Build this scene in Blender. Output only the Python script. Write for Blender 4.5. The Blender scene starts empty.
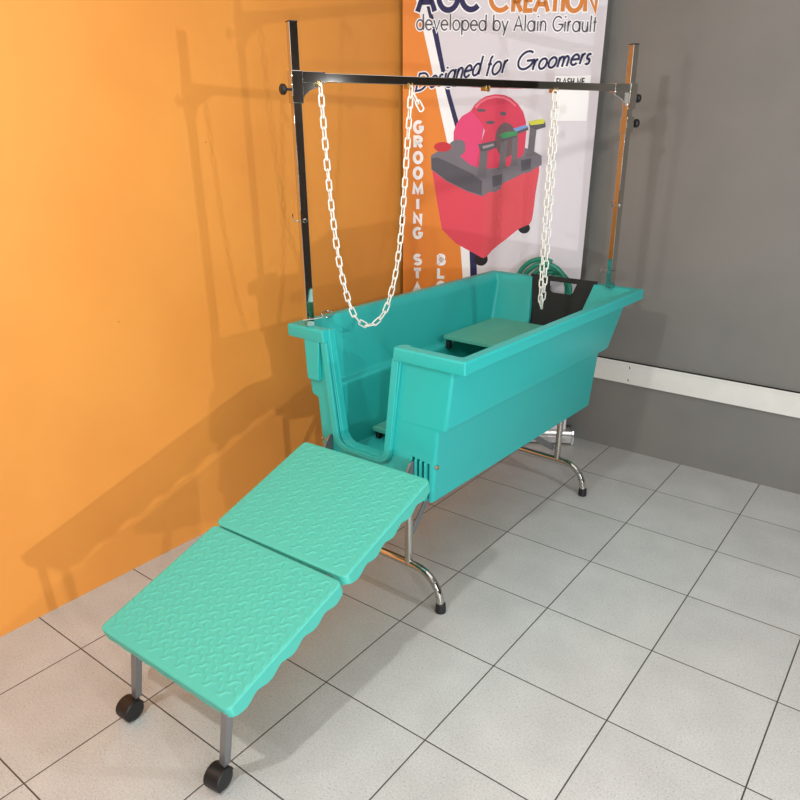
import bpy, bmesh, math, random
from mathutils import Vector, Matrix
import numpy as np
random.seed(4)
SC = bpy.context.scene
COL = SC.collection
PI = math.pi
def srgb(r, g, b):
    f = lambda c: (c/255/12.92) if c/255 <= .04045 else ((c/255+.055)/1.055)**2.4
    return (f(r), f(g), f(b), 1)

# ---------------------------------------------------------------- materials
def mat(name, col, rough=.5, metal=0, spec=.5, coat=0, bump=None, noise=None):
    m = bpy.data.materials.new(name); m.use_nodes = True
    nt = m.node_tree; b = nt.nodes['Principled BSDF']
    b.inputs['Base Color'].default_value = col
    b.inputs['Roughness'].default_value = rough
    b.inputs['Metallic'].default_value = metal
    b.inputs['Specular IOR Level'].default_value = spec
    b.inputs['Coat Weight'].default_value = coat
    tc = nt.nodes.new('ShaderNodeTexCoord')
    if bump:
        n = nt.nodes.new('ShaderNodeTexNoise'); n.inputs['Scale'].default_value = bump[0]; n.inputs['Detail'].default_value = 4
        bp = nt.nodes.new('ShaderNodeBump'); bp.inputs['Strength'].default_value = bump[1]; bp.inputs['Distance'].default_value = bump[2]
        nt.links.new(tc.outputs['Object'], n.inputs['Vector']); nt.links.new(n.outputs['Fac'], bp.inputs['Height'])
        nt.links.new(bp.outputs['Normal'], b.inputs['Normal'])
    if noise:
        n = nt.nodes.new('ShaderNodeTexNoise'); n.inputs['Scale'].default_value = noise[0]; n.inputs['Detail'].default_value = 5
        mx = nt.nodes.new('ShaderNodeMix'); mx.data_type = 'RGBA'
        c2 = tuple(c*noise[1] for c in col[:3])+(1,)
        mx.inputs['A'].default_value = col; mx.inputs['B'].default_value = c2
        rp = nt.nodes.new('ShaderNodeMapRange'); rp.inputs['From Min'].default_value = .35; rp.inputs['From Max'].default_value = .7
        nt.links.new(tc.outputs['Object'], n.inputs['Vector']); nt.links.new(n.outputs['Fac'], rp.inputs['Value'])
        nt.links.new(rp.outputs['Result'], mx.inputs['Factor']); nt.links.new(mx.outputs['Result'], b.inputs['Base Color'])
    return m
TEAL = mat('teal_plastic', srgb(42, 178, 173), .42, bump=(400, .04, .001))
TEAL_IN = TEAL
TEALR = mat('teal_ramp_plastic', srgb(76, 184, 168), .5, bump=(900, .12, .0006))
TEALG = mat('teal_step_plastic', srgb(88, 176, 158), .5)
CHROME = mat('polished_steel', srgb(200, 197, 191), .035, 1)
STEEL = mat('brushed_steel', srgb(190, 188, 184), .28, 1)
GREYM = mat('grey_painted_steel', srgb(130, 130, 132), .4, .5)
BLACK = mat('black_rubber', srgb(22, 22, 24), .45)
BLACKP = mat('black_plastic_sheet', srgb(32, 38, 38), .6, spec=.3, bump=(60, .1, .001))
DARK = mat('slot_shade_teal', srgb(20, 40, 38), .7)  # teal darkened to stand in for shade in the slots
CHAINM = mat('white_plastic_link', srgb(236, 236, 228), .4)
SILVER = mat('silver_aluminium', srgb(205, 203, 200), .35, .6)
WHITE = mat('white_painted_trim', srgb(226, 224, 216), .45, noise=(9, .93))
BRASS = mat('brassy_steel', srgb(196, 170, 110), .25, 1)
HOSE = mat('teal_hose', srgb(40, 140, 118), .35)
INK = {}
for k, c in dict(orange=(234, 138, 56), white=(250, 249, 250), navy=(46, 42, 86), black=(38, 32, 36), red_a=(226, 76, 92), red_b=(222, 82, 92),
        grey=(122, 116, 124), grey_d=(92, 88, 96), grey_m=(112, 106, 112), grey_l=(160, 150, 155), pink=(228, 74, 122), red_d=(216, 66, 92),
        pink_l=(238, 120, 140), brown=(112, 88, 92), red_k=(205, 56, 66), blue=(120, 160, 215), green=(70, 150, 96), yellow=(214, 214, 72),
        text_o=(216, 132, 58), text_g=(84, 76, 90), sheet=(222, 216, 222)).items():
    INK[k] = mat('print_'+k, srgb(*c), .5, spec=.22)

# floor tiles with dark joints
def floor_mat():
    m = bpy.data.materials.new('grey_stoneware_tiles'); m.use_nodes = True
    nt = m.node_tree; N = nt.nodes.new; Lk = nt.links.new; b = nt.nodes['Principled BSDF']
    geo = N('ShaderNodeNewGeometry'); sep = N('ShaderNodeSeparateXYZ'); Lk(geo.outputs['Position'], sep.inputs[0])
    def M(op, a, b_=None, c=None):
        n = N('ShaderNodeMath'); n.operation = op
        for i, v in enumerate((a, b_, c)):
            if v is None: continue
            if isinstance(v, (int, float)): n.inputs[i].default_value = v
            else: Lk(v, n.inputs[i])
        return n.outputs[0]
    wob = N('ShaderNodeTexNoise'); wob.inputs['Scale'].default_value = 3.1; Lk(geo.outputs['Position'], wob.inputs['Vector'])
    dist = []; ids = []
    for ax in 'XY':
        t = M('DIVIDE', sep.outputs[ax], .4)
        ids.append(M('FLOOR', t))
        f = M('FRACT', t)
        dist.append(M('MINIMUM', f, M('SUBTRACT', 1.0, f)))
    d = M('MINIMUM', dist[0], dist[1])
    g = N('ShaderNodeMapRange'); g.inputs['From Min'].default_value = .0040; g.inputs['From Max'].default_value = .0066
    Lk(d, g.inputs['Value'])     # 0 in joint, 1 on tile
    comb = N('ShaderNodeCombineXYZ'); Lk(ids[0], comb.inputs[0]); Lk(ids[1], comb.inputs[1])
    wn = N('ShaderNodeTexWhiteNoise'); Lk(comb.outputs[0], wn.inputs['Vector'])
    n1 = N('ShaderNodeTexNoise'); n1.inputs['Scale'].default_value = 5; n1.inputs['Detail'].default_value = 6; Lk(geo.outputs['Position'], n1.inputs['Vector'])
    n2 = N('ShaderNodeTexNoise'); n2.inputs['Scale'].default_value = 160; n2.inputs['Detail'].default_value = 3; Lk(geo.outputs['Position'], n2.inputs['Vector'])
    v = M('ADD', M('MULTIPLY', n1.outputs['Fac'], .34), M('ADD', M('MULTIPLY', n2.outputs['Fac'], .5), M('MULTIPLY', wn.outputs['Value'], .05)))
    v = M('ADD', v, .56)
    spk = N('ShaderNodeTexNoise'); spk.inputs['Scale'].default_value = 190; spk.inputs['Detail'].default_value = 1; Lk(geo.outputs['Position'], spk.inputs['Vector'])
    sp = N('ShaderNodeMapRange'); sp.inputs['From Min'].default_value = .62; sp.inputs['From Max'].default_value = .74; sp.inputs['To Min'].default_value = 1; sp.inputs['To Max'].default_value = .6
    Lk(spk.outputs['Fac'], sp.inputs['Value']); v = M('MULTIPLY', v, sp.outputs['Result'])
    tile = N('ShaderNodeMix'); tile.data_type = 'RGBA'; tile.blend_type = 'MULTIPLY'; tile.inputs['Factor'].default_value = 1
    tile.inputs['A'].default_value = FLOORC
    cb = N('ShaderNodeCombineColor'); [Lk(v, cb.inputs[i]) for i in range(3)]; Lk(cb.outputs[0], tile.inputs['B'])
    mx = N('ShaderNodeMix'); mx.data_type = 'RGBA'; Lk(g.outputs['Result'], mx.inputs['Factor'])
    mx.inputs['A'].default_value = srgb(72, 68, 62); Lk(tile.outputs['Result'], mx.inputs['B'])
    Lk(mx.outputs['Result'], b.inputs['Base Color'])
    bp = N('ShaderNodeBump'); bp.inputs['Distance'].default_value = .002; bp.inputs['Strength'].default_value = .5; Lk(g.outputs['Result'], bp.inputs['Height'])
    bp2 = N('ShaderNodeBump'); bp2.inputs['Distance'].default_value = .0006; bp2.inputs['Strength'].default_value = .25; Lk(n2.outputs['Fac'], bp2.inputs['Height']); Lk(bp.outputs['Normal'], bp2.inputs['Normal'])
    Lk(bp2.outputs['Normal'], b.inputs['Normal'])
    b.inputs['Roughness'].default_value = .42
    return m
FLOORC = srgb(192, 192, 189)
FLOOR = floor_mat()
def wall_mat(name, c1, c2):
    m = bpy.data.materials.new(name); m.use_nodes = True
    nt = m.node_tree; N = nt.nodes.new; Lk = nt.links.new; b = nt.nodes['Principled BSDF']
    geo = N('ShaderNodeNewGeometry')
    n = N('ShaderNodeTexNoise'); n.inputs['Scale'].default_value = 2.3; n.inputs['Detail'].default_value = 5; Lk(geo.outputs['Position'], n.inputs['Vector'])
    r = N('ShaderNodeMapRange'); r.inputs['From Min'].default_value = .4; r.inputs['From Max'].default_value = .65; Lk(n.outputs['Fac'], r.inputs['Value'])
    mx = N('ShaderNodeMix'); mx.data_type = 'RGBA'; mx.inputs['A'].default_value = c1; mx.inputs['B'].default_value = c2
    Lk(r.outputs['Result'], mx.inputs['Factor']); Lk(mx.outputs['Result'], b.inputs['Base Color'])
    n2 = N('ShaderNodeTexNoise'); n2.inputs['Scale'].default_value = 26; n2.inputs['Detail'].default_value = 6; Lk(geo.outputs['Position'], n2.inputs['Vector'])
    bp = N('ShaderNodeBump'); bp.inputs['Distance'].default_value = .003; bp.inputs['Strength'].default_value = .18; Lk(n2.outputs['Fac'], bp.inputs['Height'])
    Lk(bp.outputs['Normal'], b.inputs['Normal']); b.inputs['Roughness'].default_value = .5
    return m
ORANGE = wall_mat('orange_wall_paint', srgb(236, 155, 68), srgb(231, 149, 64))
GREYW = wall_mat('grey_wall_paint', srgb(124, 121, 116), srgb(117, 115, 111))

# ---------------------------------------------------------------- mesh helpers
class MB:
    def __init__(s): s.v = []; s.f = []; s.mi = []
    def add(s, vs, fs, mi=0):
        o = len(s.v); s.v += [tuple(v) for v in vs]; s.f += [tuple(i+o for i in f) for f in fs]; s.mi += [mi]*len(fs); return s
    def box(s, a, b, M=None, mi=0):
        x0, y0, z0 = a; x1, y1, z1 = b
        vs = [Vector(p) for p in ((x0,y0,z0),(x1,y0,z0),(x1,y1,z0),(x0,y1,z0),(x0,y0,z1),(x1,y0,z1),(x1,y1,z1),(x0,y1,z1))]
        if M is not None: vs = [M @ v for v in vs]
        return s.add(vs, [(3,2,1,0),(4,5,6,7),(0,1,5,4),(1,2,6,5),(2,3,7,6),(3,0,4,7)], mi)
    def tube(s, pts, r, n=12, closed=False, mi=0, square=False, up=None):
        pts = [Vector(p) for p in pts]; k = len(pts); rr = r if isinstance(r, (list, tuple)) else [r]*k
        rings = []; prev = None
        for i, p in enumerate(pts):
            if closed: t = pts[(i+1) % k]-pts[i-1]
            else: t = pts[min(i+1, k-1)]-pts[max(i-1, 0)]
            t.normalize()
            if prev is None:
                u = Vector(up) if up else (Vector((0,0,1)) if abs(t.z) < .9 else Vector((1,0,0)))
                a = t.cross(u).normalized()
            else: a = (prev-t*prev.dot(t)).normalized()
            prev = a; b_ = t.cross(a)
            rings.append([p+(a*math.cos(2*PI*(j+(.5 if square else 0))/n)+b_*math.sin(2*PI*(j+(.5 if square else 0))/n))*rr[i] for j in range(n)])
        vs = [v for r_ in rings for v in r_]; fs = []
        for i in range(k if closed else k-1):
            i2 = (i+1) % k
            for j in range(n): fs.append((i*n+j, i*n+(j+1) % n, i2*n+(j+1) % n, i2*n+j))
        if not closed: fs += [tuple(range(n-1, -1, -1)), tuple((k-1)*n+j for j in range(n))]
        return s.add(vs, fs, mi)
    def prism(s, poly, axis, a, b, M=None, mi=0):      # poly in the two other axes, extruded from a to b
        def P(q, w):
            if axis == 'y': v = Vector((q[0], w, q[1]))
            elif axis == 'x': v = Vector((w, q[0], q[1]))
            else: v = Vector((q[0], q[1], w))
            return M @ v if M is not None else v
        n = len(poly); vs = [P(q, a) for q in poly]+[P(q, b) for q in poly]
        fs = [tuple(range(n)), tuple(range(2*n-1, n-1, -1))]+[(i, i+n, (i+1) % n+n, (i+1) % n) for i in range(n)]
        return s.add(vs, fs, mi)
    def lathe(s, prof, M, n=20, mi=0):                 # prof: (radius, height) list
        vs = []; fs = []
        for r, h in prof:
            for j in range(n): vs.append(M @ Vector((r*math.cos(2*PI*j/n), r*math.sin(2*PI*j/n), h)))
        k = len(prof)
        for i in range(k-1):
            for j in range(n): fs.append((i*n+j, i*n+(j+1) % n, (i+1)*n+(j+1) % n, (i+1)*n+j))
        fs += [tuple(range(n-1, -1, -1)), tuple((k-1)*n+j for j in range(n))]
        return s.add(vs, fs, mi)
    def mesh(s, name, mats, smooth=None, bevel=0):
        me = bpy.data.meshes.new(name); me.from_pydata(s.v, [], s.f)
        for m in (mats if isinstance(mats, list) else [mats]): me.materials.append(m)
        for p, i in zip(me.polygons, s.mi): p.material_index = i
        bm = bmesh.new(); bm.from_mesh(me); bmesh.ops.recalc_face_normals(bm, faces=bm.faces); bm.to_mesh(me); bm.free()
        return me
    def build(s, name, mats, parent=None, bevel=0, smooth=35, seg=2):
        me = s.mesh(name, mats)
        return link(name, me, parent, bevel, smooth, seg)
def link(name, me, parent=None, bevel=0, smooth=35, seg=2):
    o = bpy.data.objects.new(name, me); COL.objects.link(o); o.parent = parent
    if smooth:
        for p in me.polygons: p.use_smooth = True
        try: me.set_sharp_from_angle(angle=math.radians(smooth))
        except Exception: pass
    if bevel:
        md = o.modifiers.new('bevel', 'BEVEL'); md.width = bevel; md.segments = seg; md.limit_method = 'ANGLE'; md.angle_limit = math.radians(40)
        md.harden_normals = False
    return o
def empty(name, loc=(0,0,0), rz=0, label=None, cat=None, group=None):
    o = bpy.data.objects.new(name, None); COL.objects.link(o); o.location = loc; o.rotation_euler = (0,0,rz); o.empty_display_size = .1
    tag(o, label, cat, group); return o
def tag(o, label=None, cat=None, group=None, kind=None):
    for k, v in (('label', label), ('category', cat), ('group', group), ('kind', kind)):
        if v: o[k] = v
    return o
def apply_bool(o, cutters):
    for c in cutters:
        md = o.modifiers.new('cut', 'BOOLEAN'); md.object = c; md.operation = 'DIFFERENCE'; md.solver = 'EXACT'
    bpy.context.view_layer.update()
    me = bpy.data.meshes.new_from_object(o.evaluated_get(bpy.context.evaluated_depsgraph_get()))
    o.modifiers.clear(); o.data = me
    for c in cutters: bpy.data.objects.remove(c)
    for p in me.polygons: p.use_smooth = True
    me.set_sharp_from_angle(angle=math.radians(30))
    return o
def T(x, y, z): return Matrix.Translation((x, y, z))
def axis_m(p, d):                                      # matrix whose local Z runs along d from p
    return T(*p) @ Vector(d).to_track_quat('Z', 'Y').to_matrix().to_4x4()
ROOMG = wall_mat('dim_room_paint', srgb(64, 62, 60), srgb(58, 56, 54))
CEIL = wall_mat('ceiling_paint', srgb(190, 188, 184), srgb(184, 182, 178))
ART=[('orange_panel','orange',1,[(0.0,2.3),(0.04379999999999999,2.3),(0.0638,2.2309),(0.0808,2.175),(0.1335,1.9806),(0.1864,1.761),(0.2413,1.5541),(0.2825,1.3622),(0.3088,1.1003),(0.3281,0.9156),(0.3281,0.11),(0.0,0.11)]),('white_stripe','white',1.3,[(0.04379999999999999,2.3),(0.0638,2.2309),(0.0808,2.175),(0.1335,1.9806),(0.1864,1.761),(0.2413,1.5541),(0.2825,1.3622),(0.3088,1.1003),(0.3281,0.9156),(0.3281,0.11),(0.3687,0.11),(0.3687,0.9164),(0.3576,1.075),(0.342,1.2886),(0.3096,1.4831),(0.2685,1.6699),(0.2146,1.8342),(0.1879,1.9327),(0.1363,2.1275),(0.1064,2.23),(0.08639999999999999,2.3)]),('navy_stripe','navy',1.2,[(0.08639999999999999,2.3),(0.1064,2.23),(0.1363,2.1275),(0.1879,1.9327),(0.2146,1.8342),(0.2685,1.6699),(0.3096,1.4831),(0.342,1.2886),(0.3576,1.075),(0.3687,0.9164),(0.3687,0.11),(0.4038,0.11),(0.4038,0.917),(0.3948,1.0756),(0.3784,1.2889),(0.3453,1.4832),(0.2935,1.6698),(0.2367,1.834),(0.2072,1.9411),(0.1677,2.1063),(0.1206,2.2297),(0.1006,2.3)]),('wheel','black',1.5,[(0.4563,1.04),(0.4549,1.0284),(0.4497,1.018),(0.4413,1.0099),(0.4306,1.0049),(0.4187,1.0038),(0.407,1.0064),(0.3968,1.0127),(0.389,1.0219),(0.3847,1.0329),(0.3842,1.0447),(0.3876,1.0558),(0.3946,1.0651),(0.4042,1.0717),(0.4156,1.0747),(0.4275,1.0739),(0.4385,1.0695),(0.4476,1.0617),(0.4538,1.0516)]),('wheel','black',1.5,[(0.6676,1.2016),(0.6665,1.1927),(0.6622,1.1846),(0.6552,1.1783),(0.6461,1.1746),(0.636,1.1737),(0.6259,1.1758),(0.617,1.1807),(0.6103,1.1878),(0.6064,1.1964),(0.6058,1.2055),(0.6085,1.2141),(0.6143,1.2213),(0.6225,1.2264),(0.6322,1.2287),(0.6423,1.2281),(0.6519,1.2246),(0.6598,1.2185),(0.6652,1.2106)]),('machine_body','red_a',2,[(0.1527,1.4745),(0.2106,1.508),(0.5168,1.5818),(0.6907,1.5166),(0.6938,1.4755),(0.6837,1.3753),(0.6779,1.2727),(0.6732,1.2379),(0.6637,1.2204),(0.611,1.1979),(0.5418,1.1394),(0.5066,1.112),(0.4758,1.0845),(0.4539,1.0569),(0.4359,1.0448),(0.4218,1.0473),(0.3885,1.0651),(0.2843,1.1181),(0.2082,1.1891),(0.1827,1.3122)]),('machine_side','red_b',2.2,[(0.4208,1.3825),(0.5596,1.4503),(0.6919,1.5002),(0.6938,1.4755),(0.6837,1.3753),(0.6779,1.2727),(0.6732,1.2379),(0.6637,1.2204),(0.611,1.1979),(0.5418,1.1394),(0.5066,1.112),(0.4758,1.0845),(0.4539,1.0569),(0.4359,1.0448),(0.4218,1.0473),(0.4271,1.138)]),('machine_lid','grey',3,[(0.1439,1.5429),(0.1473,1.5537),(0.1862,1.5759),(0.354,1.5879),(0.6157,1.5874),(0.669,1.5672),(0.7005,1.5509),(0.7037,1.5086),(0.6661,1.488),(0.6496,1.4747),(0.6064,1.4647),(0.5895,1.4547),(0.5121,1.4185),(0.5004,1.3889),(0.4698,1.376),(0.4517,1.3802),(0.4124,1.3561),(0.3349,1.3796),(0.2251,1.4301),(0.1474,1.4847)]),('machine_lid_edge','grey_d',3.2,[(0.1779,1.5429),(0.2681,1.5057),(0.3587,1.4641),(0.4091,1.4307),(0.4094,1.3629),(0.3347,1.3839),(0.225,1.4344),(0.1501,1.4872),(0.1475,1.5388)]),('dome_lobe','pink',4,[(0.2583,1.6043),(0.2567,1.6608),(0.2713,1.7007),(0.2965,1.7322),(0.339,1.7555),(0.3735,1.7553),(0.4104,1.7),(0.3969,1.6121),(0.3841,1.4975),(0.3482,1.5058),(0.2936,1.547)]),('dome','red_d',4.2,[(0.339,1.7555),(0.3569,1.7827),(0.3842,1.8057),(0.4135,1.8209),(0.4556,1.8289),(0.4982,1.8255),(0.5329,1.8121),(0.5685,1.7849),(0.5962,1.7498),(0.6119,1.7068),(0.6177,1.6594),(0.6151,1.5955),(0.6092,1.555),(0.5341,1.4977),(0.4287,1.4893),(0.3752,1.4975),(0.3891,1.5878),(0.412,1.6642),(0.4021,1.6921),(0.3658,1.7318)]),('dome_highlight','pink_l',4.4,[(0.3572,1.7749),(0.3845,1.8003),(0.4138,1.8139),(0.456,1.822),(0.4987,1.8178),(0.5291,1.8045),(0.5604,1.7788),(0.5565,1.7734),(0.5253,1.7968),(0.4975,1.8086),(0.4564,1.8128),(0.4168,1.8047),(0.3892,1.7902),(0.3661,1.767)]),('vent','grey_d',4.6,[(0.4129,1.7581),(0.4101,1.7546),(0.402,1.7521),(0.3909,1.7512),(0.3796,1.7522),(0.3713,1.7549),(0.3682,1.7584),(0.371,1.7619),(0.3791,1.7644),(0.3902,1.7653),(0.4014,1.7643),(0.4097,1.7617)]),('vent','grey_d',4.6,[(0.514,1.7426),(0.5122,1.7379),(0.5067,1.7345),(0.4991,1.7333),(0.4913,1.7346),(0.4855,1.7381),(0.4832,1.7428),(0.485,1.7475),(0.4904,1.7508),(0.498,1.7521),(0.5058,1.7508),(0.5116,1.7473)]),('vent','grey_d',4.6,[(0.4603,1.7037),(0.4575,1.6997),(0.4494,1.6969),(0.4383,1.6959),(0.427,1.697),(0.4186,1.6999),(0.4154,1.7039),(0.4182,1.7078),(0.4263,1.7107),(0.4374,1.7117),(0.4487,1.7106),(0.457,1.7076)]),('dome_hole','brown',4.6,[(0.5701,1.6237),(0.5696,1.6029),(0.5656,1.5835),(0.5584,1.5667),(0.5484,1.5538),(0.5362,1.5457),(0.5228,1.5429),(0.5091,1.5456),(0.496,1.5538),(0.4844,1.5667),(0.4752,1.5835),(0.4689,1.603),(0.4661,1.6239),(0.4668,1.6446),(0.4709,1.6638),(0.4783,1.6803),(0.4883,1.6929),(0.5003,1.7007),(0.5135,1.7034),(0.527,1.7007),(0.5399,1.6928),(0.5514,1.6802),(0.5606,1.6638),(0.567,1.6446)]),('hose_pipe','grey',4.8,[(0.2219,1.5717),(0.243,1.6125),(0.2648,1.6246),(0.2999,1.6245),(0.3163,1.6082),(0.3176,1.5716),(0.3022,1.5536),(0.2803,1.547),(0.2586,1.5264),(0.2227,1.5347)]),('red_knob','red_k',4.9,[(0.248,1.5921),(0.246,1.5851),(0.2399,1.5787),(0.2302,1.5736),(0.2179,1.5704),(0.2042,1.5693),(0.1904,1.5704),(0.1779,1.5737),(0.168,1.5788),(0.1615,1.5852),(0.1592,1.5922),(0.1613,1.5993),(0.1674,1.6057),(0.1771,1.6107),(0.1894,1.6139),(0.2031,1.615),(0.2168,1.6139),(0.2292,1.6106),(0.2391,1.6056),(0.2456,1.5992)]),('brush_stem','grey_m',5.2,[(0.5503,1.6358),(0.5776,1.6421),(0.5812,1.5158),(0.5906,1.506),(0.5429,1.4977),(0.5506,1.5158)]),('brush_head','grey_d',5.4,[(0.55,1.6692),(0.6219,1.6847),(0.6273,1.6689),(0.5812,1.6532),(0.5534,1.6421)]),('brush_band','blue',5.6,[(0.5498,1.674),(0.6087,1.6911),(0.628,1.6831),(0.5677,1.6612)]),('brush_stem','grey_m',5.2,[(0.4939,1.6239),(0.5265,1.6294),(0.5231,1.5059),(0.5389,1.4911),(0.482,1.4852),(0.4915,1.5059)]),('brush_head','grey_d',5.4,[(0.4894,1.6424),(0.5725,1.6532),(0.5744,1.6373),(0.5268,1.6238),(0.4971,1.6118)]),('brush_band','green',5.6,[(0.4866,1.6472),(0.5161,1.6598),(0.5719,1.6636),(0.5739,1.6453),(0.5005,1.6295)]),('brush_stem','grey_m',5.2,[(0.6343,1.6909),(0.6667,1.6908),(0.6618,1.5712),(0.6787,1.5534),(0.6184,1.5469),(0.6298,1.5712)]),('brush_head','grey_d',5.4,[(0.627,1.6973),(0.7064,1.7047),(0.71,1.6811),(0.6658,1.6687),(0.6334,1.6791)]),('brush_band','yellow',5.6,[(0.6247,1.7067),(0.6918,1.7181),(0.7062,1.7078),(0.7003,1.6969),(0.6361,1.6894)]),('brush_stem','grey_m',5.2,[(0.394,1.5756),(0.4316,1.5796),(0.4281,1.4643),(0.4353,1.4434),(0.3683,1.4474),(0.3854,1.4642)]),('brush_head','grey_d',5.4,[(0.3814,1.604),(0.4714,1.6216),(0.4782,1.5917),(0.4336,1.5731),(0.3943,1.5699)]),('brush_band','grey_l',5.6,[(0.402,1.5943),(0.4582,1.6071),(0.4622,1.5974),(0.4086,1.5829)]),('latch','grey_d',5,[(0.4588,1.4544),(0.5096,1.4645),(0.5106,1.4143),(0.464,1.4014)]),('latch','grey_d',5,[(0.5996,1.529),(0.6494,1.5388),(0.6511,1.4896),(0.6056,1.4771)])]

WORLD = .1
EXPO = .12
W_ = (1, .98, .96)
K_ = (.93, .97, 1)
LIGHTS = [
 ('ceiling_lamp', (.67, -1.2, 2.6), (.3, 1.0, .5), .10, 25, (1, .97, .93)),
 ('overhead_fill', (1.3, .4, 2.72), (1.3, .4, 0), 2.4, 18, W_),  # broad overhead fill, added to raise the general light
 ('soft_fill', (1.6, -3.15, 1.5), (.8, 1.0, .8), 1.9, 12, K_),  # cool soft fill added behind the camera, not a real opening
 ('soft_fill', (4.1, -1.5, 1.3), (.5, 1.6, .8), 1.7, 42, K_),  # added fill from the right, brightens the tub's long side
 ('shop_lamp', (2.75, 1.0, 1.9), (-.69, 1.0, 1.2), .04, 17, K_),
 ('shop_lamp', (2.75, -.45, .6), (-.69, 1.2, 1.2), .04, 24, K_),
 ('shop_lamp', (3.6, -2.9, 1.15), (-.69, 1.2, .8), .05, 40, K_),
 ('shop_lamp', (.0, -1.2, 2.0), (.5, 2.7, 1.9), .08, 7, W_),
]
# ---------------------------------------------------------------- camera
Rm = ((0.794380631874763, 0.6074100898083381, -0.0035205824995405144), (0.24292129568040036, -0.3229979621693153, -0.914692057765075), (-0.5567303259272527, 0.725758430355844, -0.40413617130786816))
cd = bpy.data.cameras.new('camera'); cam = bpy.data.objects.new('camera', cd); COL.objects.link(cam)
X, Y, Z = Vector(Rm[0]), -Vector(Rm[1]), -Vector(Rm[2])
m4 = Matrix((X, Y, Z)).transposed().to_4x4(); m4.translation = (1.69, -.877, 1.6475); cam.matrix_world = m4
cd.sensor_width = 36; cd.lens = 701.4/800*36; cd.shift_y = (445-400)/800; cd.clip_start = .05
SC.camera = cam

# ---------------------------------------------------------------- room
XL, YB, H = -.69, 2.795, 2.75
def struct(name, mb, m): return tag(mb.build(name, m, smooth=0), kind='structure')
struct('floor', MB().box((XL-.1, -3.2, -.1), (4.2, YB+.1, 0)), FLOOR)
struct('wall_left', MB().box((XL-.1, -3.2, 0), (XL, YB+.1, H)), ORANGE)
struct('wall_back', MB().box((XL, YB, 0), (4.2, YB+.1, H)), GREYW)
struct('wall_right', MB().box((4.2, -3.2, 0), (4.3, YB+.1, H)), ROOMG)
struct('wall_front', MB().box((XL-.1, -3.3, 0), (4.3, -3.2, H)), ROOMG)
struct('ceiling', MB().box((XL-.1, -3.3, H), (4.3, YB+.1, H+.1)), CEIL)
tr = struct('trim_1', MB().box((XL+.001, YB-.022, .398), (4.2, YB, .518)).box((XL+.001, YB-.027, .508), (4.2, YB, .518)), WHITE)
mk = MB()
for dx, dz in ((.0, .495), (.0, .425)): mk.tube([(.46+dx, YB-.024, dz), (.463+dx, YB-.023, dz-.012)], .0022, 6)
mk.build('scuff_mark', INK['black'], tr)

for y_, z_ in ((1.005, 1.625), (.52, 1.02)):
    MB().lathe([(.0022, 0), (.0022, .0006)], axis_m((XL, y_, z_), (1, 0, 0)), 8).build('nail_hole', INK['brown'], bpy.data.objects['wall_left'])
# ---------------------------------------------------------------- grooming tub
RC, RZ = (.194, 1.645, 0), -math.radians(1.66)
tub = empty('grooming_tub', RC, RZ, 'long turquoise plastic dog grooming bath on chrome folding legs with an open U-shaped entry', 'pet bath tub')
def loop(hx, y0, y1, z, r=.03, n=5):
    pts = []
    for cx, cy, a0 in ((hx-r, y1-r, 0), (-hx+r, y1-r, 90), (-hx+r, y0+r, 180), (hx-r, y0+r, 270)):
        for i in range(n+1):
            a = math.radians(a0+90*i/n); pts.append((cx+r*math.cos(a), cy+r*math.sin(a), z))
    return pts
LV = [(.266,-.702,.566,.447,.014),(.270,-.702,.570,.455,.014),(.289,-.702,.572,.722,.014),(.293,-.702,.576,.728,.014),(.316,-.702,.590,.734,.014),(.322,-.702,.594,.742,.014),
      (.345,-.702,.690,.950,.014),(.350,-.704,.694,.9555,.014),(.402,-.724,.722,.9535,.006),(.405,-.726,.725,.958,.006),(.405,-.726,.725,.994,.006),(.401,-.722,.721,1.0,.006),
      (.368,-.686,.686,1.0,.014),(.362,-.680,.680,.996,.014),(.338,-.678,.665,.955,.014),(.316,-.676,.582,.760,.014),(.312,-.675,.576,.752,.014),(.284,-.672,.560,.747,.014),(.280,-.670,.556,.740,.014),(.262,-.668,.552,.475,.014),(.25,-.655,.54,.468,.014)]
mb = MB(); vs = []; nl = 24
for hx, a, b, z, r in LV: vs += loop(hx, a, b, z, r)
fs = [tuple(range(nl-1, -1, -1)), tuple((len(LV)-1)*nl+j for j in range(nl))]
for i in range(len(LV)-1):
    for j in range(nl): fs.append((i*nl+j, i*nl+(j+1) % nl, (i+1)*nl+(j+1) % nl, (i+1)*nl+j))
mb.add(vs, fs)
shell = mb.build('shell', TEAL, tub)
def ushape(xc, wt, wb, zb, zt, r, n=6):                # open U outline from top left down and up to top right
    pts = [(xc-wt, zt)]
    for i in range(n+1):
        a = PI+PI/2*i/n; pts.append((xc-wb+r+r*math.cos(a), zb+r+r*math.sin(a)))
    for i in range(n+1):
        a = 1.5*PI+PI/2*i/n; pts.append((xc+wb-r+r*math.cos(a), zb+r+r*math.sin(a)))
    pts.append((xc+wt, zt)); return pts
NX = -.052
def cutter(polys, y0, y1, axis='y'):
    m = MB(); m.prism(polys, axis, y0, y1); o = m.build('cutter', TEAL, tub, smooth=0); return o
def cbox(a, b): return MB().box(a, b).build('cutter', TEAL, tub, smooth=0)
k = (1.05-.60)/(1.0-.60)
cuts = [cutter(ushape(NX, .117+.052*k, .117, .563, 1.05, .05), -.80, -.60),
        cutter(ushape(.013, .088+.078*k, .088, .60, 1.05, .04), .50, .80)]
for i in range(4): cuts.append(cbox((.176+i*.0215, -.75, .43), (.189+i*.0215, -.674, .607-.003*i)))
apply_bool(shell, cuts)
md = shell.modifiers.new('bevel', 'BEVEL'); md.width = .0025; md.segments = 2; md.limit_method = 'ANGLE'; md.angle_limit = math.radians(50)

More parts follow.
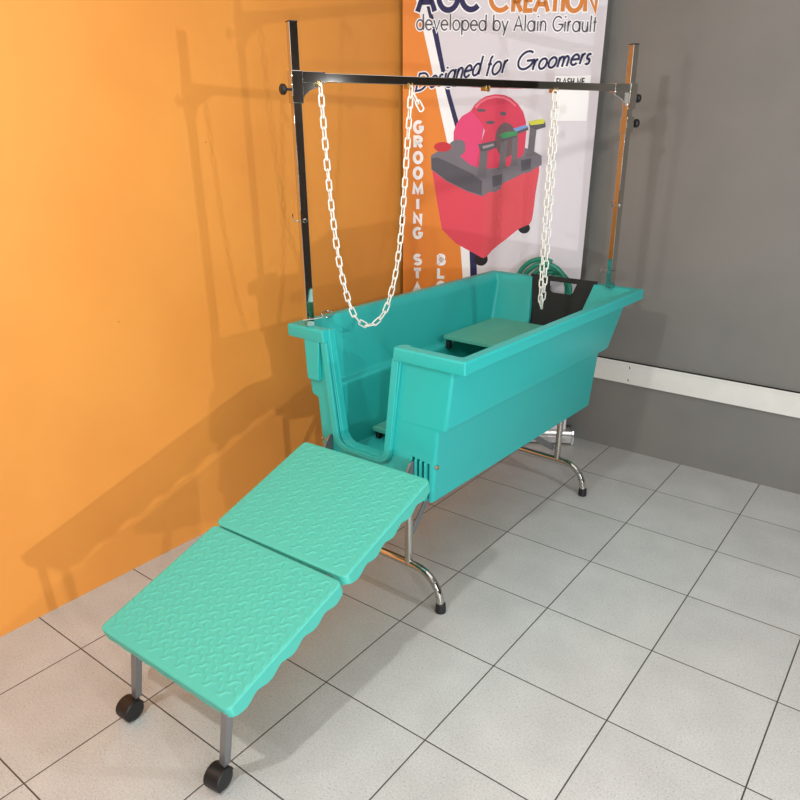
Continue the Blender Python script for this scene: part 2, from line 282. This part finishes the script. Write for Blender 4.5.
# ribs and recess at the foot of the entry wall
rb = MB()
rb.box((-.262, -.712, .447), (.150, -.690, .452))
for i in range(3): rb.box((.190+i*.0215, -.706, .447), (.196+i*.0215, -.69, .600))
rb.build('ribbed_corner', TEAL, tub, bevel=.0015)
MB().box((.172, -.679, .45), (.258, -.673, .610)).build('slot_shade', DARK, tub)  # dark sheet painted as the shade deep in the slots
# raised socket block and raised panel under the rim
sb = MB(); sb.prism([(-.322, .956), (-.314, .800), (-.256, .800), (-.246, .956)], 'y', -.722, -.66); sb.build('post_socket', TEAL, tub, bevel=.003)
# U-shaped door channel: two rails joined by a web
ch = MB()
def rail(wt_i, wb_i, zb_i, r_i, wid, y0, y1, zt=.995):
    kk = (zt-.60)/.4
    a = ushape(NX, wb_i+(wt_i-wb_i)*kk, wb_i, zb_i, zt, r_i); b_ = ushape(NX, wb_i+(wt_i-wb_i)*kk+wid, wb_i+wid, zb_i-wid*.6, zt, r_i+wid*.6)
    n = len(a); vs = []
    for q in a: vs.append((q[0], y0, q[1]))
    for q in b_: vs.append((q[0], y0, q[1]))
    for q in a: vs.append((q[0], y1, q[1]))
    for q in b_: vs.append((q[0], y1, q[1]))
    fs = [(0, n, 3*n, 2*n), (n-1, 3*n-1, 4*n-1, 2*n-1)]
    for i in range(n-1):
        fs += [(i, i+1, n+i+1, n+i), (2*n+i, 3*n+i, 3*n+i+1, 2*n+i+1), (i, 2*n+i, 2*n+i+1, i+1), (n+i, n+i+1, 3*n+i+1, 3*n+i)]
    ch.add(vs, fs)
rail(.1665-.052*.1, .1155, .5646, .05, .0285, -.722, -.710, .956)
rail(.178, .126, .555, .05, .018, -.714, -.690)
rail(.1675, .1155, .5646, .05, .0285, -.692, -.660)
ch.build('door_channel', TEAL, tub, bevel=.0018)
# black gate standing in the far notch
def gy(z): return .700-(1-z)*.29
gate = MB(); zt, zb = 1.012, .585
ol = [(-.163, zt), (-.124, .80), (-.088, zb), (.118, zb), (.152, .80), (.190, zt)]
vs = [];
hole = [(-.056, .990), (-.046, .948), (-.034, .938), (.066, .938), (.078, .948), (.090, .990)]
gp = gate.prism([(x, z) for x, z in ol], 'y', 0, .012)
go = gate.build('gate_panel', BLACKP, tub, smooth=0)
hc = MB(); hc.prism(hole, 'y', -.05, .05); hco = hc.build('cutter', BLACKP, tub, smooth=0)
apply_bool(go, [hco])
for v in go.data.vertices: v.co.y = gy(v.co.z)-v.co.y-.001
tag(go, 'black plastic gate with a hand slot')
md = go.modifiers.new('bevel', 'BEVEL'); md.width = .002; md.segments = 2; md.limit_method = 'ANGLE'
# under-frame rails
fr = MB()
for sx in (-1, 1): fr.box((sx*.17-.0125, -.67, .424), (sx*.17+.0125, .53, .447))
for y in (-.655, .47): fr.box((-.20, y-.0125, .424), (.20, y+.0125, .447))
fr.build('under_frame', GREYM, tub, bevel=.001)
# side bolts and hinge plates where the ramp hooks on
for x in (-.215, .184):
    hp = MB().prism([(-.745, .56), (-.72, .590), (-.700, .590), (-.690, .50), (-.70, .455), (-.76, .50)], 'x', x-.004, x+.004); hp.build('hinge_plate', GREYM, tub, bevel=.001)
bt = MB().tube([(.255, -.695, .592), (.283, -.695, .592)], .0045, 10).tube([(.280, -.695, .592), (.288, -.695, .592)], .008, 6); bt.build('side_bolt', STEEL, tub)
bt = MB().tube([(-.235, -.705, .562), (-.262, -.705, .562)], .0035, 10).tube([(-.26, -.705, .562), (-.266, -.705, .562)], .007, 6); bt.build('side_bolt', STEEL, tub)
# folding legs
def arc_foot(y):
    pts = []
    for sx in (-1, 1):
        half = [(sx*x, y, z) for x, z in [(.0, .155), (.10, .155), (.17, .155)]]
        cxx, r = .195, .118
        for i in range(9):
            a = PI/2-i*(PI/2*.93)/8; half.append((sx*(cxx+r*math.cos(a)), y, .155-r+r*math.sin(a)))
        half.append((sx*.3155, y, .018))
        pts = half[::-1] if sx < 0 else pts+half[1:]
    return pts
for y, sg in ((-.700, 1), (.50, -1)):
    lg = MB().tube(arc_foot(y), .0155, 14)
    for sx in (-1, 1): lg.tube([(sx*.162, y, .150), (sx*.162, y, .440)], .0155, 14)
    lg.tube([(-.162, y, .425), (.162, y, .425)], .010, 10)
    leg = lg.build('folding_leg', CHROME, tub, smooth=50)
    for sx in (-1, 1):
        f = MB().lathe([(.017, 0), (.0205, .002), (.0205, .012), (.0185, .038), (.0165, .040)], T(sx*.3155, y, 0), 18); f.build('rubber_foot', BLACK, leg)
    for sx in (-1, 1):
        xx = sx*.140; a = Vector((xx, y+sg*.012, .215)); b = Vector((xx, y+sg*(.20 if sg > 0 else .36), .432)); d = (b-a).normalized(); pn = Vector((0, d.z, -d.y))*.014
        br = MB(); br.add([Vector(p)+Vector((dx, 0, 0)) for dx in (-.003, .003) for p in (a-pn, a+pn, b+pn, b-pn)], [(0,1,2,3),(7,6,5,4),(0,4,5,1),(1,5,6,2),(2,6,7,3),(3,7,4,0)])
        br.tube([(xx-.005*sx, a.y, a.z), (sx*.164, a.y, a.z)], .004, 8)
        br.build('brace', GREYM, leg, bevel=.001)

# ---------------------------------------------------------------- removable steps inside the tub
def step(loc, hx, ly, top, foot, label, slots):
    s_ = empty('bath_step', (RC[0]+loc[0]*math.cos(RZ)-loc[1]*math.sin(RZ), RC[1]+loc[0]*math.sin(RZ)+loc[1]*math.cos(RZ), foot), RZ, label, 'step', 'removable steps inside the bath')
    h = top-foot
    nx, ny = 2*int(hx*2/.012), 2*int(ly/.012)
    m = MB(); m.box((-hx, 0, h-.022), (hx, ly, h-.003)); m.build('tread', TEALG, s_, bevel=.003)
    g = MB()
    n = int(ly/.013)
    for i in range(n):
        y = .012+i*(ly-.024)/n; g.box((-hx+.010, y, h-.004), (hx-.010, y+.006, h+.001))
    g.build('grip_ribs', TEALG, s_, bevel=.001)
    for sx in (-1, 1):
        for yy in (.012, ly-.032):
            b = MB().box((sx*(hx-.018)-.011, yy, 0), (sx*(hx-.018)+.011, yy+.02, h-.022)); b.build('foot', BLACK, s_, bevel=.002)
    return s_
step((0, .115), .282, .445, .803, .7345, 'higher ribbed turquoise step laid across the far half of the bath', 0)
step((-.004, -.425), .25, .42, .525, .468, 'lower turquoise step on the bath floor seen through the U-shaped entry', 0)

# ---------------------------------------------------------------- ramp
ramp = empty('dog_ramp', (.254, .36, 0), math.radians(1.1), 'turquoise two-panel walk-up ramp with raised squiggle tread leading to the bath', 'ramp')
HX = .279
def squiggle_height(xs, ys, w, l):
    Hh = np.zeros((len(xs), len(ys)))
    Xg, Yg = np.meshgrid(xs, ys, indexing='ij')
    px_, py_ = .0285, .034
    i0 = int(w/px_)
    for i in range(-i0-1, i0+2):
        for j in range(0, int(l/py_)+2):
            cx = i*px_; cy = j*py_+(.5*py_ if (i % 2) else 0)+(.0)
            if abs(cx) > w-.022 or cy < .024 or cy > l-.022: continue
            ang = math.radians(33 if i % 2 == 0 else -45)
            L_ = .0160
            m = (abs(Xg-cx) < .024) & (abs(Yg-cy) < .024)
            if not m.any(): continue
            dx = Xg[m]-cx; dy = Yg[m]-cy
            u = dx*math.cos(ang)+dy*math.sin(ang); v = -dx*math.sin(ang)+dy*math.cos(ang)
            uc = np.clip(u, -L_, L_)
            vc = .0034*np.sin(PI*uc/L_)
            d2 = (u-uc)**2+(v-vc)**2
            Hh[m] = np.maximum(Hh[m], .0021*np.exp(-d2/(.0027**2)))
    return Hh
def ramp_panel(l, y_end_round):
    """local frame: x across, y up the slope, z normal; top at z 0"""
    nx, ny = 236, 196
    r = .02
    xs = np.linspace(-HX, HX, nx); ys = np.linspace(0, l, ny)
    Hh = squiggle_height(xs, ys, HX, l)
    Xg, Yg = np.meshgrid(xs, ys, indexing='ij')
    # rounded corners: squeeze x near the ends
    ex = np.minimum(ys, l-ys); sq = np.where(ex < r, r-np.sqrt(np.maximum(0, r*r-(r-ex)**2)), 0)
    Xg = Xg*((HX-sq)/HX)[None, :]
    edge = np.minimum(np.minimum(HX-np.abs(np.broadcast_to(xs[:, None], Hh.shape)), np.broadcast_to(ex[None, :], Hh.shape)), .006)
    Z = Hh-(.006-edge)**2/.012
    vs = [(float(Xg[i, j]), float(Yg[i, j]), float(Z[i, j])) for i in range(nx) for j in range(ny)]
    fs = [(i*ny+j, (i+1)*ny+j, (i+1)*ny+j+1, i*ny+j+1) for i in range(nx-1) for j in range(ny-1)]
    rim = [(i, 0) for i in range(nx)]+[(nx-1, j) for j in range(1, ny)]+[(i, ny-1) for i in range(nx-2, -1, -1)]+[(0, j) for j in range(ny-2, 0, -1)]
    rv = [i*ny+j for i, j in rim]; n = len(rv); base = len(vs)
    def depth(i, j):
        x, y = xs[i], ys[j]
        if j in (0, ny-1): q = .1+.25*math.cos(2*PI*(x+HX)/(2*HX)*6)+.15
        else: q = .5-.5*math.cos(2*PI*y/l*5)
        return .034+.014*q**.8
    for inn in (0, 1):
        for i, j in rim:
            v = vs[i*ny+j]; s_ = 1-inn*.02
            vs.append((v[0]*s_, l/2+(v[1]-l/2)*s_, -depth(i, j)))
    for inn in (2,):
        for i, j in rim:
            v = vs[i*ny+j]; vs.append((v[0]*.98, l/2+(v[1]-l/2)*.98, -.012))
    for q in range(n):
        q2 = (q+1) % n
        fs.append((rv[q2], rv[q], base+q, base+q2)); fs.append((base+q2, base+q, base+n+q, base+n+q2)); fs.append((base+n+q2, base+n+q, base+2*n+q, base+2*n+q2))
    fs.append(tuple(base+2*n+q for q in range(n)))
    me = bpy.data.meshes.new('panel'); me.from_pydata(vs, [], fs); me.materials.append(TEALR)
    bm = bmesh.new(); bm.from_mesh(me); bmesh.ops.recalc_face_normals(bm, faces=bm.faces); bm.to_mesh(me); bm.free()
    return me
SL = math.atan2(.13, .455); PL = math.hypot(.13, .455)-.006
SL2 = math.atan2(.138, .455); SLa = math.atan2(.139, .457)
pme = ramp_panel(PL, 1)
for y0, z0, rz, sl in ((-.097, .338, 0, SLa), (.360, .477, math.radians(.9), SL2)):
    o = link('tread_panel', pme, ramp, smooth=50)
    o.rotation_euler = (sl, 0, rz)
    o.location = (0 if rz == 0 else -.002, y0-.36+.003, z0)
# frame under the panels
fr = MB()
Ms = T(0, -.455, .340) @ Matrix.Rotation(SL, 4, 'X')
for sx in (-1, 1): fr.box((sx*.21-.011, .02, -.034), (sx*.21+.011, 2*PL-.03, -.013), Ms)
fr.build('frame_rail', GREYM, ramp, bevel=.001)
for (bx, by), (tx, ty), (wx, wy), rot in (((.020, -.045), (.110, -.064), (.014, -.069), 2), ((.437, -.055), (.512, -.078), (.432, -.076), 8)):
    O_ = Vector((.254, .36, 0)); b0 = Vector((bx, by, .070))-O_; t0 = Vector((tx, ty, .318))-O_; w0 = Vector((wx, wy, .033))-O_
    lego = MB().tube([b0, t0], .016, 4, square=True, up=(0, 1, 0)).build('ramp_leg', GREYM, ramp, bevel=.0015, smooth=30); tag(lego, 'square grey steel leg')
    M = T(*w0) @ Matrix.Rotation(math.radians(rot), 4, 'Z')
    c = MB()
    for s2 in (-1, 1):
        Mw = M @ Matrix.Rotation(PI/2, 4, 'Y') @ T(0, 0, s2*.0145-.010)
        c = MB(); c.lathe([(.010, 0), (.028, .0), (.033, .004), (.033, .016), (.028, .020), (.010, .020)], Mw, 28)
        c.build('caster_wheel', BLACK, lego, smooth=40)
    hd = MB(); pts = [(.036*math.cos(math.radians(a)), .036*math.sin(math.radians(a))) for a in range(20, 230, 12)]
    hd.prism(pts, 'x', -.0262, .0262, M); hd.tube([b0+Vector((-.003, -.004, -.022)), b0+Vector((0, 0, .004))], .010, 10)
    hd.build('caster_hood', BLACK, lego, bevel=.003)

# ---------------------------------------------------------------- overhead tether frame
A = Vector((-.141, .957, 1.0)); B = Vector((.47, 2.3, 1.0)); BL = (B-A).length; BA = math.atan2((B-A).y, (B-A).x)
arm = empty('overhead_grooming_arm', A, BA, 'square chrome overhead frame, two uprights and a crossbar spanning the bath', 'overhead frame')
def sq(mb, x, y, z0, z1, h): return mb.box((x-h, y-h, z0), (x+h, y+h, z1))
for i, (x, zt_) in enumerate(((0, .978), (BL, .982))):
    p = sq(MB(), x, 0, .0, zt_, .0145); p.box((x-.0155, -.0155, zt_-.003), (x+.0155, .0155, zt_+.001), mi=1)
    po = p.build('upright', [CHROME, BLACK], arm, bevel=.0015)
    tilt = -.004 if i == 0 else -.022
    po.matrix_local = T(x, 0, .5) @ Matrix.Rotation(tilt, 4, 'Y') @ T(-x, 0, -.5)
    sx = 1 if i == 0 else -1
    c = sq(MB(), x, 0, .744, .840, .0195); co = c.build('collar', CHROME, arm, bevel=.002)
    k_ = MB().lathe([(.004, 0), (.004, .012), (.011, .014), (.0165, .020), (.0165, .030), (.010, .035)], axis_m((x-sx*.0195, 0, .785), (-sx, 0, 0)), 16)
    k_.build('clamp_knob', BLACK, co)
    g = MB(); g.prism([(x+sx*.0195, .806), (x+sx*.095, .806), (x+sx*.080, .793), (x+sx*.05, .783), (x+sx*.032, .770), (x+sx*.0195, .750)], 'y', -.003, .003)
    g.box((min(x+sx*.0195, x+sx*.10), -.0155, .805), (max(x+sx*.0195, x+sx*.10), .0155, .838)); g.build('gusset', CHROME, co, bevel=.001)
    # small stop hook and wire spring pin
    hz = .375 if i == 0 else .36
    hk = MB().tube([(x-.0145, 0, hz), (x-.032, 0, hz-.002), (x-.038, 0, hz+.008), (x-.038, 0, hz+.024)], .0022, 8).lathe([(.008, 0), (.008, .003), (.005, .006)], axis_m((x, -.0145, hz), (0, -1, 0)), 12)
    hk.build('stop_hook', CHROME, arm)
    pz = .028 if i == 0 else .075
    w = MB(); s3 = 1
    s3 = 1 if i == 0 else -1
    pts = [(x-s3*.03, -.020, pz), (x+s3*.02, -.024, pz), (x+s3*.045, -.028, pz+.004)]
    for a in range(0, 400, 25): pts.append((x+s3*.064+s3*.022*math.cos(math.radians(200+a)), -.028-.010*math.sin(math.radians(a)), pz+.014+.010*math.sin(math.radians(200+a))))
    w.tube(pts, .0018, 6).build('spring_pin', CHROME, arm)
c2 = sq(MB(), BL, 0, .655, .715, .020); co = c2.build('lower_collar', CHROME, arm, bevel=.002)
MB().lathe([(.004, 0), (.004, .018), (.012, .020), (.017, .026), (.017, .036), (.011, .040)], axis_m((BL+.02, 0, .690), (1, 0, 0)), 16).build('clamp_knob', BLACK, co)
br = MB().box((.0195, -.0135, .808), (BL-.0195, .0135, .835)); br.build('crossbar', CHROME, arm, bevel=.0015)
HK = [.078, .420, .747, 1.068]
for x in HK:
    h = MB().box((x-.010, -.016, .797), (x+.010, .016, .8085)); h.tube([(x-.007, -.0165, .814), (x-.007, -.019, .80), (x-.003, -.019, .795), (x+.003, -.019, .795), (x+.007, -.019, .80), (x+.007, -.0165, .814)], .0022, 6)
    h.build('bar_hook', BRASS, arm, bevel=.0008)

# ---------------------------------------------------------------- white chains
def link_mesh(pitch, r):
    hl = pitch/2+r*.9; hw = .0092
    pts = []
    rr = .007
    for cx, cz, a0 in ((hw-rr, hl-rr, 0), (-hw+rr, hl-rr, 90), (-hw+rr, -hl+rr, 180), (hw-rr, -hl+rr, 270)):
        for i in range(4): a = math.radians(a0+30*i); pts.append((cx+rr*math.cos(a), 0, cz+rr*math.sin(a)))
    return MB().tube(pts, r, 8, closed=True, up=(0, 1, 0)).mesh('link', CHAINM)
ME = link_mesh(.033, .0029)
for p in ME.polygons: p.use_smooth = True
def resample(pts, step):
    pts = [Vector(p) for p in pts]; out = [pts[0]]; acc = 0; i = 0; cur = pts[0]
    while i < len(pts)-1:
        d = (pts[i+1]-cur).length
        if acc+d >= step:
            cur = cur+(pts[i+1]-cur).normalized()*(step-acc); out.append(cur); acc = 0
        else: acc += d; i += 1; cur = pts[i]
    return out
def chain(name, label, path, loose=None, tw=0):
    root = empty(name, A, BA, label, 'chain', 'white plastic chains on the crossbar')
    P = resample(path, .033)
    first = None
    def put(a, b, k, ref):
        nonlocal first
        t = (b-a).normalized(); c = (a+b)/2
        s1 = (ref-t*ref.dot(t)).normalized(); s2 = t.cross(s1)
        ang = math.radians(tw+(0 if k % 2 == 0 else 90)+random.uniform(-8, 8))
        xx = s1*math.cos(ang)+s2*math.sin(ang); yy = t.cross(xx)
        if first is None: o = first = bpy.data.objects.new('link', ME)
        else: o = first.copy()
        o.parent = root; COL.objects.link(o)
        m = Matrix((xx, yy, t)).transposed().to_4x4(); m.translation = c; o.matrix_local = m
    for k in range(len(P)-1): put(P[k], P[k+1], k, Vector((0, 1, 0)))
    return root, put
def smooth_path(p, n=8):
    p = [Vector(q) for q in p]; out = []
    for i in range(len(p)-1):
        p0, p1, p2, p3 = p[max(i-1, 0)], p[i], p[i+1], p[min(i+2, len(p)-1)]
        for k in range(n):
            t = k/n; out.append(.5*((2*p1)+(-p0+p2)*t+(2*p0-5*p1+4*p2-p3)*t*t+(-p0+3*p1-3*p2+p3)*t**3))
    out.append(p[-1]); return out
LP = [(.078, .802), (.094, .499), (.111, .312), (.130, .178), (.162, .055), (.193, -.002), (.244, -.026), (.297, .009), (.327, .071), (.354, .164), (.375, .287), (.389, .420), (.420, .802)]
lp = [(x, -.021, z) for x, z in LP]
root, put = chain('tether_chain', 'white chain hanging in a long open loop from the crossbar beside the near upright', smooth_path(lp))
for k in range(2):
    a = Vector((.426+.016*k, -.023-.004*k, .777-.022*k)); put(a, a+Vector((.016, -.003, -.026)), k, Vector((0, 1, 0)))
rp = [(1.060, -.021, .802), (1.058, -.021, .4), (1.062, -.022, .10), (1.067, -.022, -.030), (1.072, -.021, -.045), (1.078, -.022, -.030), (1.082, -.022, .10), (1.080, -.021, .4), (1.074, -.021, .802)]
chain('tether_chain', 'white chain hanging doubled and straight down near the far upright', smooth_path(rp), tw=-25)

# ---------------------------------------------------------------- roll-up banner across the corner
BO = Vector((-.66, 2.22, 0)); BE = Vector((.817, .48, 0)); BRZ = math.atan2(.48, .817); BW = .95
ban = empty('roll_up_banner', BO, BRZ, 'tall printed roll-up banner with orange edge, red machine picture and dark lettering', 'banner')
MB().box((0, 0, .06), (BW, .002, 2.302)).build('printed_sheet', INK['sheet'], ban)
b = MB(); b.prism([(-.052, .010), (-.054, .052), (-.046, .058), (-.040, .060), (-.034, .078), (.034, .078), (.044, .060), (.050, .050), (.050, .010)], 'x', -.022, .985)
b.add([], []); bo = b.build('banner_base', SILVER, ban, bevel=.003)
for x0 in (-.030, .985):
    e = MB(); e.prism([(-.055, .004), (-.057, .054), (-.049, .061), (-.042, .063), (-.036, .081), (.037, .081), (.047, .063), (.053, .052), (.053, .004)], 'x', x0, x0+.010)
    e.build('end_cap', SILVER, bo)
for x0 in (.1, .83): MB().box((x0, -.05, 0), (x0+.03, .07, .012)).build('banner_foot', GREYM, bo)
MB().box((-.003, -.008, 2.290), (BW+.003, .010, 2.325)).build('top_rail', SILVER, ban, bevel=.002)
MB().tube([(BW/2, .02, .07), (BW/2, .014, 2.30)], .009, 10).build('support_pole', GREYM, ban)
LAY = .00045
order = {}
for nm, col_, lay, pts in ART:
    m = MB(); y = -lay*LAY-.0002
    m.prism(pts, 'y', y, y+.0001)
    m.build(nm, INK[col_], ban, smooth=0)
# ---- stroke lettering
def arc(cx, cy, rx, ry, a0, a1, n=14): return [(cx+rx*math.cos(math.radians(a0+(a1-a0)*i/n)), cy+ry*math.sin(math.radians(a0+(a1-a0)*i/n))) for i in range(n+1)]
G = {   # capitals: height 1; (width, strokes)
 'A': (.86, [[(.02, 0), (.43, .97), (.84, 0)], [(.18, .33), (.68, .33)]]),
 'B': (.62, [[(.08, 0), (.08, 1)], [(.08, .96), (.3, .96)]+arc(.3, .74, .22, .22, 90, -90)+[(.08, .52)], [(.08, .52), (.32, .52)]+arc(.32, .28, .25, .24, 90, -90)+[(.08, .04)]]),
 'C': (.92, [arc(.52, .5, .46, .47, 45, 315, 24)]),
 'D': (.75, [[(.08, .04), (.08, .96), (.28, .96)]+arc(.28, .5, .42, .46, 90, -90)+[(.08, .04)]]),
 'E': (.55, [[(.52, .95), (.08, .95), (.08, .05), (.52, .05)], [(.08, .52), (.5, .52)]]),
 'F': (.52, [[(.5, .95), (.08, .95), (.08, 0)], [(.08, .52), (.46, .52)]]),
 'G': (.98, [arc(.52, .5, .46, .47, 48, 352, 26)+[(.97, .46), (.56, .46)]]),
 'H': (.7, [[(.08, 0), (.08, 1)], [(.62, 0), (.62, 1)], [(.08, .52), (.62, .52)]]),
 'I': (.2, [[(.1, 0), (.1, 1)]]),
 'L': (.5, [[(.08, 1), (.08, .05), (.48, .05)]]),
 'M': (.9, [[(.08, 0), (.12, .97), (.45, .2), (.78, .97), (.82, 0)]]),
 'N': (.78, [[(.08, 0), (.08, .97), (.70, .03), (.70, 1)]]),
 'O': (.98, [arc(.49, .5, .44, .47, 0, 360, 32)]),
 'R': (.64, [[(.08, 0), (.08, .96), (.32, .96)]+arc(.32, .72, .23, .24, 90, -90)+[(.08, .48)], [(.3, .48), (.58, 0)]]),
 'S': (.58, [arc(.30, .74, .21, .22, 30, 270, 14)+arc(.30, .28, .23, .24, 90, -150, 14)]),
 'T': (.56, [[(.02, .95), (.54, .95)], [(.28, .95), (.28, 0)]]),
 # lower case: x-height .70
 'a': (.78, [arc(.37, .33, .32, .33, 0, 360, 26), [(.69, .68), (.69, 0)]]),
 'b': (.78, [[(.08, 1.05), (.08, 0)], arc(.40, .33, .32, .33, 0, 360, 26)]),
 'd': (.78, [[(.69, 1.05), (.69, 0)], arc(.37, .33, .32, .33, 0, 360, 26)]),
 'e': (.72, [[(.05, .35), (.67, .35)]+arc(.36, .33, .31, .33, 4, 320, 24)]),
 'f': (.38, [[(.16, 0), (.16, .85)]+arc(.29, .87, .13, .14, 180, 80, 6), [(.03, .62), (.34, .62)]]),
 'g': (.78, [arc(.37, .33, .32, .33, 0, 360, 26), [(.69, .68), (.69, -.05)]+arc(.38, -.02, .31, .28, 0, -150, 14)]),
 'i': (.22, [[(.11, .66), (.11, 0)], [(.11, .90), (.11, 1.0)]]),
 'l': (.22, [[(.11, 1.05), (.11, 0)]]),
 'm': (1.0, [[(.08, .66), (.08, 0)], [(.08, .4)]+arc(.28, .42, .20, .24, 180, 0, 10)+[(.48, 0)], [(.48, .4)]+arc(.68, .42, .20, .24, 180, 0, 10)+[(.88, 0)]]),
 'n': (.62, [[(.08, .66), (.08, 0)], [(.08, .38)]+arc(.31, .40, .23, .26, 180, 0, 10)+[(.54, 0)]]),
 'o': (.74, [arc(.37, .33, .32, .33, 0, 360, 26)]),
 'p': (.78, [[(.08, .66), (.08, -.32)], arc(.40, .33, .32, .33, 0, 360, 26)]),
 'r': (.38, [[(.08, .66), (.08, 0)], [(.08, .36)]+arc(.30, .40, .22, .25, 180, 80, 6)]),
 's': (.44, [arc(.22, .49, .15, .16, 30, 270, 10)+arc(.22, .17, .17, .17, 90, -150, 10)]),
 't': (.34, [[(.16, .95), (.16, 0)], [(.03, .63), (.30, .63)]]),
 'u': (.62, [[(.08, .66), (.08, .28)]+arc(.31, .26, .23, .26, 180, 360, 10)+[(.54, .66)], [(.54, .3), (.54, 0)]]),
 'v': (.6, [[(.02, .66), (.30, 0), (.58, .66)]]),
 'y': (.6, [[(.02, .66), (.31, .02)], [(.58, .66), (.18, -.32)]]),
 ' ': (.36, [])}
def ribbon(mb, pts, w, y, mi=0, x_sq=1.0):
    pts = [Vector(p) for p in pts]
    P2 = [pts[0]]
    for p in pts[1:]:
        if (p-P2[-1]).length > 1e-6: P2.append(p)
    pts = P2; n = len(pts); closed = (pts[0]-pts[-1]).length < 1e-5 and n > 4
    if closed: pts = pts[:-1]; n -= 1
    Lf, Rt = [], []
    for i in range(n):
        if closed: a, b = pts[i-1], pts[(i+1) % n]; d1 = (pts[i]-a).normalized(); d2 = (b-pts[i]).normalized()
        else:
            d1 = (pts[i]-pts[i-1]).normalized() if i else (pts[1]-pts[0]).normalized()
            d2 = (pts[i+1]-pts[i]).normalized() if i < n-1 else d1
        t = (d1+d2); t = t.normalized() if t.length > 1e-4 else d1
        nn = Vector((-t.y, t.x)); c = max(.5, nn.dot(Vector((-d1.y, d1.x))))
        Lf.append(pts[i]+nn*w/2/c); Rt.append(pts[i]-nn*w/2/c)
    vs = [(p.x, y, p.y) for p in Lf]+[(p.x, y, p.y) for p in Rt]
    fs = [(i, (i+1) % n, n+(i+1) % n, n+i) for i in range(n if closed else n-1)]
    mb.add(vs, fs, mi)
def text(name, s, x0, z0, h, x1, w, col_, halo=.0, lay=6, slope=0, slant=0, vertical=None, parent=None, wobble=0):
    tot = 0; tr_ = .10
    for c in s: tot += G[c][0]+tr_
    tot -= tr_; kx = (x1-x0)/(tot*h); cur = 0
    m = MB(); st = []
    for c in s:
        wd, strokes = G[c]; dz = random.uniform(-wobble, wobble)
        for sk in strokes:
            P = []
            for px_, py_ in sk:
                xx = (cur+px_)*h*kx; zz = py_*h+dz
                P.append((x0+xx+zz*slant, z0+zz+xx*slope))
            st.append(P)
        cur += wd+tr_
    if halo:
        for P in st:
            ext = [Vector(P[0])+(Vector(P[0])-Vector(P[1])).normalized()*halo]+P[1:-1]+[Vector(P[-1])+(Vector(P[-1])-Vector(P[-2])).normalized()*halo] if (Vector(P[0])-Vector(P[-1])).length > 1e-5 else P
            ribbon(m, ext, w+2*halo, -(lay-.4)*LAY, 1)
    for P in st: ribbon(m, P, w, -lay*LAY)
    m.build(name, [INK[col_], INK['white']], parent or ban, smooth=0)
text('headline_lettering', 'AGC', .070, 2.183, .118, .364, .024, 'navy', .006)
text('headline_lettering', 'C', .408, 2.177, .118, .502, .020, 'text_o', .006)
text('headline_lettering', 'REATION', .514, 2.174, .090, .903, .019, 'text_o', .006, slope=-.018)
text('subtitle_lettering', 'developed by Alain Girault', .066, 2.109, .062, .909, .0066, 'text_g', .005, slope=-.028)
text('slogan_lettering', 'D', .058, 1.842, .082, .118, .0100, 'navy', .005, slope=.15, slant=.25)
text('slogan_lettering', 'esigned', .128, 1.858, .076, .375, .0100, 'navy', .005, slope=.24, slant=.25, wobble=.003)
text('slogan_lettering', 'for', .400, 1.905, .082, .500, .0100, 'navy', .005, slope=.17, slant=.25, wobble=.002)
text('slogan_lettering', 'G', .545, 1.928, .080, .622, .0104, 'navy', .005, slope=.12, slant=.25)
text('slogan_lettering', 'roomers', .624, 1.931, .066, .892, .0104, 'navy', .005, slope=.09, slant=.25, wobble=.002)
MB().box((.735, -.0022, 1.708), (.905, -.0020, 1.905)).build('blank_label', INK['white'], ban, smooth=0)
text('caption_lettering', 'FLASH ME', .745, 1.864, .030, .878, .0055, 'black', 0, 7)
zs = [1.6845, 1.6152, 1.5419, 1.4683, 1.3906, 1.3165, 1.2432, 1.1698, 1.0309, .9567, .878]
for c, z in zip('GROOMINGSTA', zs):
    wd = .042 if c not in 'IM' else (.014 if c == 'I' else .052)
    text('vertical_lettering', c, .0785-wd/2, z-.025, .050, .0785+wd/2, .0168, 'white', 0, 6)
for c, z in zip('BLO', [1.0329, .9617, .8888]):
    text('vertical_lettering', c, .2075-.020, z-.025, .050, .2075+.020, .0168, 'white', 0, 6)

# ---------------------------------------------------------------- coiled hose behind the tub
hs = MB(); cx, cy, cz = .030, 2.490, .912
pts = []
N_ = 190
for i in range(N_):
    a = 2*PI*i/38+1.2; kk = i/N_
    r = .150-.090*kk; ox = .10*kk
    pts.append((cx+ox+r*math.cos(a)*.97, cy+.3*ox+.13*r*math.cos(a)+.010*math.sin(i*.13), cz+r*math.sin(a)-.01*kk))
hs.tube(pts, .0125, 12)
ho = hs.build('coiled_hose', HOSE, smooth=60); tag(ho, 'dark teal coiled hose behind the far rim of the bath', 'hose')

# ---------------------------------------------------------------- light
w = bpy.data.worlds.new('room_light'); SC.world = w; w.use_nodes = True
bg = w.node_tree.nodes['Background']; bg.inputs[0].default_value = (1.0, .97, .93, 1); bg.inputs[1].default_value = WORLD
def area(name, loc, target, size, power, col=(1, .96, .9)):
    l = bpy.data.lights.new(name, 'AREA'); l.shape = 'DISK' if size < .5 else 'SQUARE'; l.size = size; l.energy = power; l.color = col
    o = bpy.data.objects.new(name, l); COL.objects.link(o); o.location = loc
    o.rotation_euler = (Vector(target)-Vector(loc)).to_track_quat('-Z', 'Y').to_euler()
for a_ in LIGHTS: area(*a_)
vs_ = SC.view_settings; vs_.view_transform = 'Standard'; vs_.look = 'None'; vs_.gamma = 1; vs_.use_curve_mapping = False; vs_.exposure = EXPO
